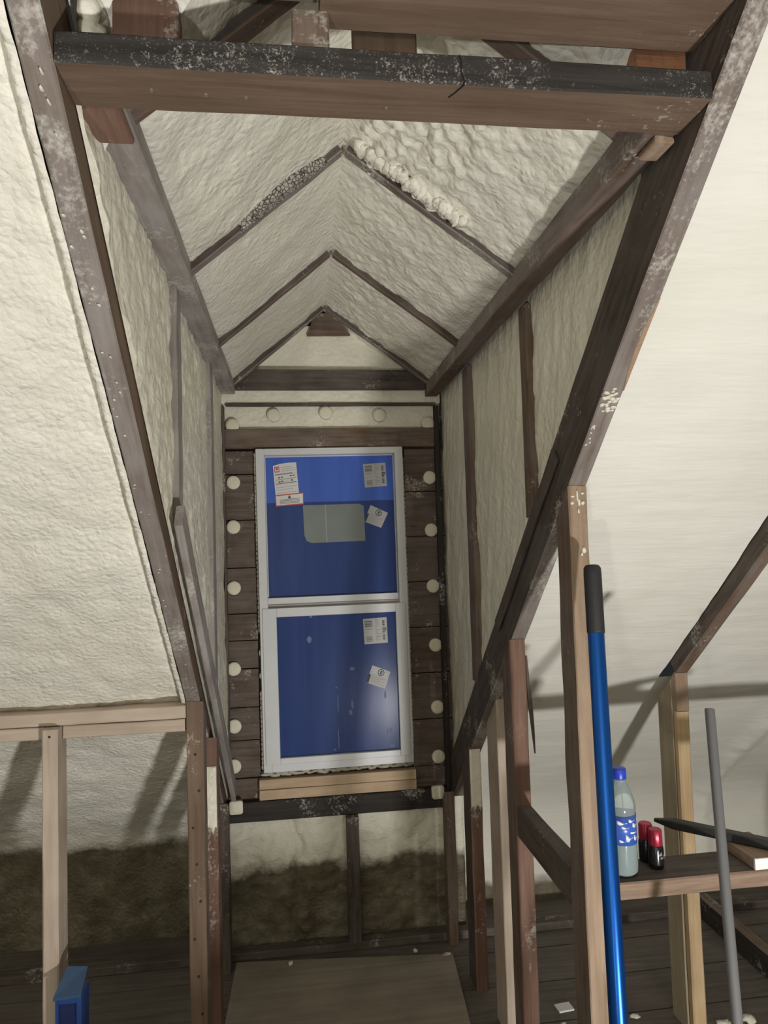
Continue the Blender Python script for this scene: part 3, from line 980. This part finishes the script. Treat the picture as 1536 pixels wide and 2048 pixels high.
o = board('splinter', (.729, 2.20, -.36 + H), (.744, 2.195, -.67 + H), .012, .012, (0, -1, 0), W_DARK, jit=.005, seg=.02, taper=lambda t: .3 + .75 * math.sin(math.pi * min(1, .15 + t * .83)))
o.parent = sb; o.matrix_parent_inverse = sb.matrix_world.inverted(); o['label'] = 'dark hanging splinter'
box_board('kneewall_stud', .703, .748, 2.48, 2.62, FL, 'S', 'z', W_FRESH, 'fresh pale stud, third from the front under the right rafter', 'stud')
sd = box_board('kneewall_stud', .666, .714, 2.77, 2.89, FL, 'S', 'z', [W_RED, W_DARK], 'reddish brown stud between the fresh pale stud and the window wall', 'stud', face_mat={'-Y': 1, '+Y': 1})
def skin(par, x0, x1, y, z0, z1):
    bm = bmesh.new()
    rows = []
    nz = 26
    for i in range(nz + 1):
        r = []
        for j_ in range(7):
            x = x0 + (x1 - x0) * j_ / 6
            z = z0 + (z1 - z0) * i / nz
            if i == 0: z += .05 * noise.noise(Vector((x * 90, z, 2)))
            r.append(bm.verts.new((x, y - (.004 + .003 * fb(Vector((x, y, z)), 22)) * (0 if i == 0 else 1), z + H)))
        rows.append(r)
    for a, b in zip(rows, rows[1:]):
        for j_ in range(6):
            bm.faces.new((a[j_], a[j_ + 1], b[j_ + 1], b[j_]))
    r_ = bmesh.ops.extrude_face_region(bm, geom=bm.faces[:])
    for v in r_['geom']:
        if isinstance(v, bmesh.types.BMVert): v.co.y += .006
    o = bm_obj('foam_overspray', bm, F_CHEEK)
    o.parent = par; o.matrix_parent_inverse = par.matrix_world.inverted()
skin(sd, .668, .712, 2.768, S(2.77) - .24, S(2.77) - .01)
skin(la2, -.344, -.300, 2.598, -.98, -.76)
se = box_board('kneewall_stud', .630, .674, 3.10, 3.16, FL + .0, 'S', 'z', W_OLD, 'dark short stud with nails at the right foot of the window wall', 'stud')
nails(se, [(.642, 3.0995, -1.205 + H), (.650, 3.0995, -1.215 + H), (.647, 3.0995, -1.24 + H)], (0, -1, 0), M_STEEL, .004)
box_board('rail', .676, .722, 1.762, 2.183, -.925, -.828, 'y', W_DARK, 'dark horizontal rail between the first and second studs under the right rafter', 'rail')

# yellow stud far right with its sistered strips
s2 = empty('kneewall_stud', (1.37, 2.46, 0), 'yellow pale stud under the lone right rafter, front strip in two pieces', 'stud')
def child(o, par):
    o.parent = par; o.matrix_parent_inverse = par.matrix_basis.inverted()
    return o
child(box_board('stud_body', 1.346, 1.392, 2.425, 2.530, FL, 'S', 'z', wood('drab_pale_lumber', (.34, .28, .19), (.46, .39, .28), bump=.15)), s2)
child(box_board('front_strip', 1.347, 1.393, 2.392, 2.424, -1.245, -.62, 'z', W_YELLOW, ch=.012), s2)
child(box_board('front_strip', 1.350, 1.398, 2.388, 2.424, FL, -1.25, 'z', W_YELLOW, ch=.006), s2)
child(box_board('top_piece', 1.347, 1.394, 2.392, 2.424, -.618, 'S', 'z', W_TAN), s2)

# ------------------------------------------------------------------ floor bits
box_board('floor_timber', 1.812, 1.862, 2.25, 3.13, FL, FL + .10, 'y', [W_OLD, W_BLACK], 'dark timber lying on edge on the floor beyond the grey pipe', 'timber', face_mat={'+Y': 1, '-Y': 1})
bp = box_board('baseboard_back', -2.6, 3.0, 3.14, 3.195, FL, FL + .035, 'x', W_DARK)
bp['kind'] = 'structure'
bm = bmesh.new()
c = [(-.32, 2.0), (.45, 2.0), (.585, 2.50), (.625, 3.02), (-.290, 3.12)]
f_ = [bm.verts.new((x, y, .013)) for x, y in c]; b_ = [bm.verts.new((x, y, .001)) for x, y in c]
bm.faces.new(f_); bm.faces.new(b_[::-1])
for i in range(5): bm.faces.new((f_[i], b_[i], b_[(i + 1) % 5], f_[(i + 1) % 5]))
tag(bm_obj('plywood_sheet', bm, W_PLY, smooth=False), 'dusty plywood sheet lying on the floor below the window', 'plywood')
def scrap(name, x, y, r, s3, lab, seed, mat=F_SCRAP, z=0.0):
    bm = bmesh.new()
    blob(bm, (0, 0, r * s3[2] * .8), r, s3, seed, .8, 2)
    o = bm_obj(name, bm, mat); o.location = (x, y, z)
    return tag(o, lab, 'debris', 'pale debris on the floor')
bm = bmesh.new(); bm_box(bm, -.03, .03, -.022, .022, 0, .006)
o = bm_obj('paper_scrap', bm, M_WHITE, smooth=False); o.location = (.962, 2.62, .001); o.rotation_euler = (0, 0, .1)
tag(o, 'white rectangular paper scrap on the dark floor behind the nearest stud', 'debris')
scrap('foam_scrap', 1.49, 2.44, .022, (1.2, .7, .35), 'left curled foam scrap on the floor beside the yellow stud', 1)
scrap('foam_scrap', 1.585, 2.44, .024, (1.1, .8, .5), 'right foam scrap on the floor behind the grey pipe', 2)
scrap('foam_scrap', 1.20, 2.53, .014, (1.2, .8, .4), 'flat foam crumb on the floor between the blue pole and the yellow stud', 3)
scrap('foam_scrap', .92, 2.52, .012, (1, 1, .8), 'tiny foam crumb below the paper scrap', 4)
scrap('foam_scrap', .60, 3.02, .018, (1.3, .9, .5), 'foam crumb at the foot of the dark right corner stud', 5)
scrap('foam_scrap', .47, 3.06, .010, (1, 1, .7), 'small foam crumb between the centre stud and right corner stud', 6, z=.013)
scrap('foam_scrap', -.06, 3.06, .012, (1, 1, .7), 'small foam crumb left of the centre stud', 7, z=.013)
scrap('foam_scrap', -.93, 2.62, .03, (1, 1, .5), 'foam crumb on the floor left of the new pale stud', 8)

# ------------------------------------------------------------------ shelf and the things on it
SZ = -.848
box_board('shelf_board', .730, 1.85, 1.690, 1.815, SZ - .042, SZ, 'x', [W_SHELF, W_DARK], 'horizontal brown shelf board right of the nearest stud', 'shelf', ch=.004, face_mat={'+Z': 1})  # dark top face: shade above the low lamp put into the colour
# carrying piece far right so the shelf stands on the floor
box_board('kneewall_stud', 1.855, 1.90, 1.69, 1.785, FL, S(1.785) - .004, 'z', W_OLD, 'stud carrying the right end of the shelf, outside the picture', 'stud')
# plank with a white painted end
pk = box_board('plank_offcut', 1.140, 1.235, 1.695, 1.845, SZ + .0005, SZ + .030, 'y', [W_TAN], 'short plank with a white painted end lying on the shelf', 'plank', ch=.002)
bm = bmesh.new(); bm_box(bm, 1.141, 1.234, 1.690, 1.6948, SZ + .002 + H, SZ + .029 + H)
o = bm_obj('painted_end', bm, plain('white_paint', (.82, .83, .85), .5), None, False); o.parent = pk; o.matrix_parent_inverse = pk.matrix_world.inverted()
o['label'] = 'white painted end'
M_BLKMET = plain('black_painted_metal', (.035, .034, .033), .4, .2, noise_amt=.4)
zb = SZ + .030
board('black_bar', (1.008, 1.945, zb + .013 + H), (1.345, 1.603, zb + .013 + H), .030, .024, (0, 0, 1), M_BLKMET, 'long black metal bar lying over the plank above the shelf', 'bar', jit=.0003, taper=lambda t: .35 + .65 * min(1, t * 9))
# large bottle
k = NT('clear_plastic'); k.b.inputs['Base Color'].default_value = (.75, .86, .86, 1); k.b.inputs['Roughness'].default_value = .08
k.b.inputs['Transmission Weight'].default_value = .75; k.b.inputs['IOR'].default_value = 1.25
M_PET = k.m
M_BLUECAP = plain('blue_cap_plastic', (.02, .06, .55), .35)
M_LABEL = plain('blue_label', (.05, .13, .55), .3, noise_amt=.25, nscale=40)
bt = empty('soda_bottle', (.812, 1.742, SZ + .0008 + H), 'tall clear soda bottle with blue cap and blue label behind the blue pole', 'bottle')
bt.scale = (1.12, 1.12, .93)
o = link('bottle_body', lathe([(.012, .002), (.024, .0), (.0325, .012), (.0335, .04), (.0325, .085), (.0325, .17), (.0335, .178), (.031, .20), (.024, .225), (.016, .243), (.0135, .252), (.0125, .268)], 28), M_PET, bt, True)
o = link('bottle_cap', lathe([(.0155, .256), (.016, .258), (.016, .281), (.0145, .284)], 24), M_BLUECAP, bt, True)
bm = bmesh.new()
def arc_patch(bm, R, a0, a1, z0, z1, mi, n=12):
    prev = None
    for i in range(n + 1):
        a = a0 + (a1 - a0) * i / n
        v0 = bm.verts.new((R * math.cos(a), R * math.sin(a), z0(i / n) if callable(z0) else z0)); v1 = bm.verts.new((R * math.cos(a), R * math.sin(a), z1(i / n) if callable(z1) else z1))
        if prev:
            f = bm.faces.new((prev[0], v0, v1, prev[1])); f.material_index = mi
        prev = (v0, v1)
arc_patch(bm, .0334, 0, 2 * math.pi, .088, .165, 0, 40)
for a0, zc, ln, hh in ((-2.3, .148, .7, .006), (-1.5, .153, .5, .005), (-1.2, .140, .6, .007), (-2.0, .136, .5, .004), (-1.75, .108, .5, .010), (-1.1, .106, .5, .008), (-2.2, .100, .5, .004), (-1.4, .121, .9, .003), (-.6, .15, .4, .006), (-2.8, .118, .4, .008)):
    arc_patch(bm, .0337, a0, a0 + ln, lambda t, zc=zc, hh=hh: zc - hh * (.4 + .6 * math.sin(t * 5)), lambda t, zc=zc, hh=hh: zc + hh * (.4 + .6 * math.cos(t * 4)), 1, 8)
o = bm_obj('bottle_label', bm, [M_LABEL, plain('label_white', (.8, .82, .88), .3)], bt)
sol = o.modifiers.new('thickness', 'SOLIDIFY'); sol.thickness = .0003
# drink inside
link('drink', lathe([(.02, .003), (.0305, .012), (.0315, .04), (.0305, .085), (.0305, .093), (.004, .0935)], 24), plain('pale_drink', (.30, .42, .42), .1, trans=.5), bt, True)

M_DKBODY = plain('black_plastic', (.012, .011, .012), .22)
M_REDCAP = plain('metallic_red_cap', (.42, .03, .06), .3, .35)
def shot(x, y, lab, first=None, rz=0):
    e = empty('small_bottle', (x, y, SZ + .0008 + H), lab, 'bottle', 'small dark red capped bottles')
    e.rotation_euler = (0, 0, rz)
    link('bottle_body', lathe([(.012, 0), (.0185, .002), (.0195, .008), (.0195, .048), (.018, .056), (.0165, .060)], 24), M_DKBODY, e, True)
    bm = bmesh.new()
    me = lathe([(.0165, .058), (.0178, .060), (.0172, .094), (.0155, .0975), (.010, .098)], 40)
    for v in me.vertices:
        a = math.atan2(v.co.y, v.co.x)
        if .059 < v.co.z < .097:
            s_ = 1 + .035 * math.sin(a * 10)
            v.co.x *= s_; v.co.y *= s_
    link('bottle_cap', me, M_REDCAP, e, True)
    for zc, a0, ln in ((.038, -2.0, .5), (.030, -1.75, .35), (.034, -1.2, .5), (.028, -1.1, .45), (.042, -1.75, .2)):
        arc_patch(bm, .0197, a0, a0 + ln, zc - .0025, zc + .0025, 0, 5)
    o = bm_obj('bottle_print', bm, M_GREYINK, e)
    sol = o.modifiers.new('thickness', 'SOLIDIFY'); sol.thickness = .0002
    return e
shot(.909, 1.755, 'small black bottle with a shiny red cap, front one of the pair on the shelf', rz=.3)
shot(.904, 1.797, 'small dark bottle with a dull red cap, back one of the pair on the shelf', rz=1.1)

# ------------------------------------------------------------------ poles
M_BLUEMET = plain('blue_anodised_metal', (.012, .10, .42), .28, .8)
M_GRIP = plain('black_rubber_grip', (.018, .018, .02), .6)
M_GREYPIPE = plain('grey_pipe', (.15, .15, .155), .45, .1)
def tube_along(name, a, b, prof, mat, parent, seg=24):
    a, b = Vector(a), Vector(b)
    me = lathe(prof, seg)
    o = link(name, me, mat, None, True)
    q = (b - a).to_track_quat('Z', 'Y')
    m = Matrix.Translation(a) @ q.to_matrix().to_4x4()
    o.parent = parent; o.matrix_parent_inverse = parent.matrix_basis.inverted(); o.matrix_basis = m
    return o
top = Vector((.694, 1.580, -.056 + H)); low = Vector((.625, 1.395, -.966 + H))
dirv = (low - top)
foot = top + dirv * ((top.z - .002) / -dirv.z)
Lp = (top - foot).length
ep = empty('extension_pole', foot, 'long blue extension pole with a black grip leaning against the nearest right stud', 'pole')
tube_along('pole_shaft', foot, top, [(.017, 0), (.0188, .004), (.0188, Lp - .155), (.0175, Lp - .15)], M_BLUEMET, ep)
tube_along('pole_grip', foot, top, [(.0195, Lp - .158), (.0202, Lp - .155), (.0205, Lp - .02), (.0198, Lp - .006), (.016, Lp), (.004, Lp + .001)], M_GRIP, ep)
top = Vector((.990, 1.610, -.414 + H)); low = Vector((.882, 1.395, -1.006 + H))
dirv = low - top
foot = top + dirv * ((top.z - .002) / -dirv.z)
Lp = (top - foot).length
gp = empty('grey_pipe', foot, 'thin dark grey pipe leaning upright in front of the shelf', 'pipe')
tube_along('pipe_shaft', foot, top, [(.0112, 0), (.0115, .002), (.0115, Lp - .002), (.0108, Lp), (.009, Lp), (.009, Lp - .06)], M_GREYPIPE, gp, 20)

# ------------------------------------------------------------------ blue container, bottom left
M_BLUEPL = plain('blue_plastic', (.02, .065, .24), .4, noise_amt=.15)
M_BLUEDK = plain('dark_blue_recess', (.012, .022, .10), .5)
bc = empty('blue_container', (-.694, 2.27, 0), 'blue plastic container standing in front of the new pale stud', 'container')
bm = bmesh.new()
for x0, x1, y0, y1, z0, z1 in ((-.045, .030, .0, .06, 0, .446), (-.045, -.036, -.018, 0, 0, .44), (.014, .030, -.018, 0, 0, .445), (-.036, .016, -.018, 0, .425, .443), (-.036, .016, -.018, 0, 0, .02)):
    bm_box(bm, x0, x1, y0, y1, z0, z1)
bmesh.ops.bevel(bm, geom=bm.edges[:], offset=.002, segments=1, affect='EDGES')
bm_obj('container_body', bm, M_BLUEPL, bc, False)
bm = bmesh.new()
vs = [(-.050, -.022, .448), (.030, -.022, .452), (.026, .062, .486), (-.034, .062, .492)]
f_ = [bm.verts.new(v) for v in vs]; b_ = [bm.verts.new((v[0], v[1], v[2] - .008)) for v in vs]
bm.faces.new(f_); bm.faces.new(b_[::-1])
for i in range(4): bm.faces.new((f_[i], b_[i], b_[(i + 1) % 4], f_[(i + 1) % 4]))
bm_obj('container_lid', bm, plain('blue_lid', (.04, .09, .19), .35), bc, False)
bm = bmesh.new(); bm_box(bm, -.036, .016, -.004, -.0005, .02, .425)
bm_obj('container_recess', bm, M_BLUEDK, bc, False)

# ------------------------------------------------------------------ work light on the floor behind the eye: one aimed at the dormer, an added fill light bouncing off the back slope
def work_light(P, aim, watts, size, label, col_, spread=math.pi):
    wl = empty('work_light', (P.x, P.y, 0), label, 'work light')
    ql = (P - aim).normalized().to_track_quat('Z', 'Y')
    mt = Matrix.Translation(P) @ ql.to_matrix().to_4x4()
    bm = bmesh.new()
    bm_box(bm, -.10, .10, -.075, .075, .012, .055)
    bmesh.ops.bevel(bm, geom=bm.edges[:], offset=.006, segments=2, affect='EDGES')
    o = bm_obj('lamp_head', bm, M_LAMPBODY, wl, False)
    o.matrix_parent_inverse = wl.matrix_basis.inverted(); o.matrix_basis = mt
    bm = bmesh.new()
    bm_box(bm, -.13, -.115, -.09, .09, .0, .012); bm_box(bm, .115, .13, -.09, .09, .0, .012); bm_box(bm, -.115, .115, -.006, .006, .0, .012)
    bm_box(bm, -.128, -.117, -.008, .008, .012, .19); bm_box(bm, .117, .128, -.008, .008, .012, .19)
    bm_obj('lamp_stand', bm, M_LAMPSTAND, wl, False)
    al = bpy.data.lights.new('work_lamp', 'AREA')
    al.shape = 'RECTANGLE'; al.size, al.size_y = size
    al.energy = watts
    al.spread = spread
    al.color = col_
    alo = bpy.data.objects.new('work_lamp', al)
    col.objects.link(alo)
    alo.parent = wl; alo.matrix_parent_inverse = wl.matrix_basis.inverted()
    alo.matrix_basis = mt
M_LAMPBODY = plain('yellow_lamp_body', (.6, .42, .04), .4)
M_LAMPSTAND = plain('black_lamp_stand', (.03, .03, .03), .5)
work_light(LAMP, LAMP_AIM, LAMP_W, (.15, .10), 'low work light on the floor behind the viewpoint, aimed at the dormer', (1.0, .985, .95), math.pi)
work_light(LAMP2, FILL_LAMP_AIM, FILL_LAMP_W, (.15, .10), 'added fill light on the floor at the rear left, aimed up at the back slope', (1.0, .985, .95))
# unseen box added in front of the lamp to shade the low wall
cb = empty('blocker_box', (.70, .30, 0), 'unseen low box added on the floor to block the work light', 'box')
M_CARD = plain('brown_cardboard', (.36, .25, .15), .8, noise_amt=.1)
bm = bmesh.new()
for x0, x1, y0, y1, z0, z1 in ((-.20, .20, -.14, .14, 0, .006), (-.20, .20, -.14, -.134, .006, .235), (-.20, .20, .134, .14, .006, .235), (-.20, -.194, -.134, .134, .006, .235), (.194, .20, -.134, .134, .006, .235)):
    bm_box(bm, x0, x1, y0, y1, z0, z1)
bm_obj('box_body', bm, M_CARD, cb, False)
for sg in (-1, 1):
    bm = bmesh.new(); bm_box(bm, -.20, .20, min(sg * .14, sg * .002), max(sg * .14, sg * .002), .2355, .2405)
    bm_obj('box_flap', bm, M_CARD, cb, False)
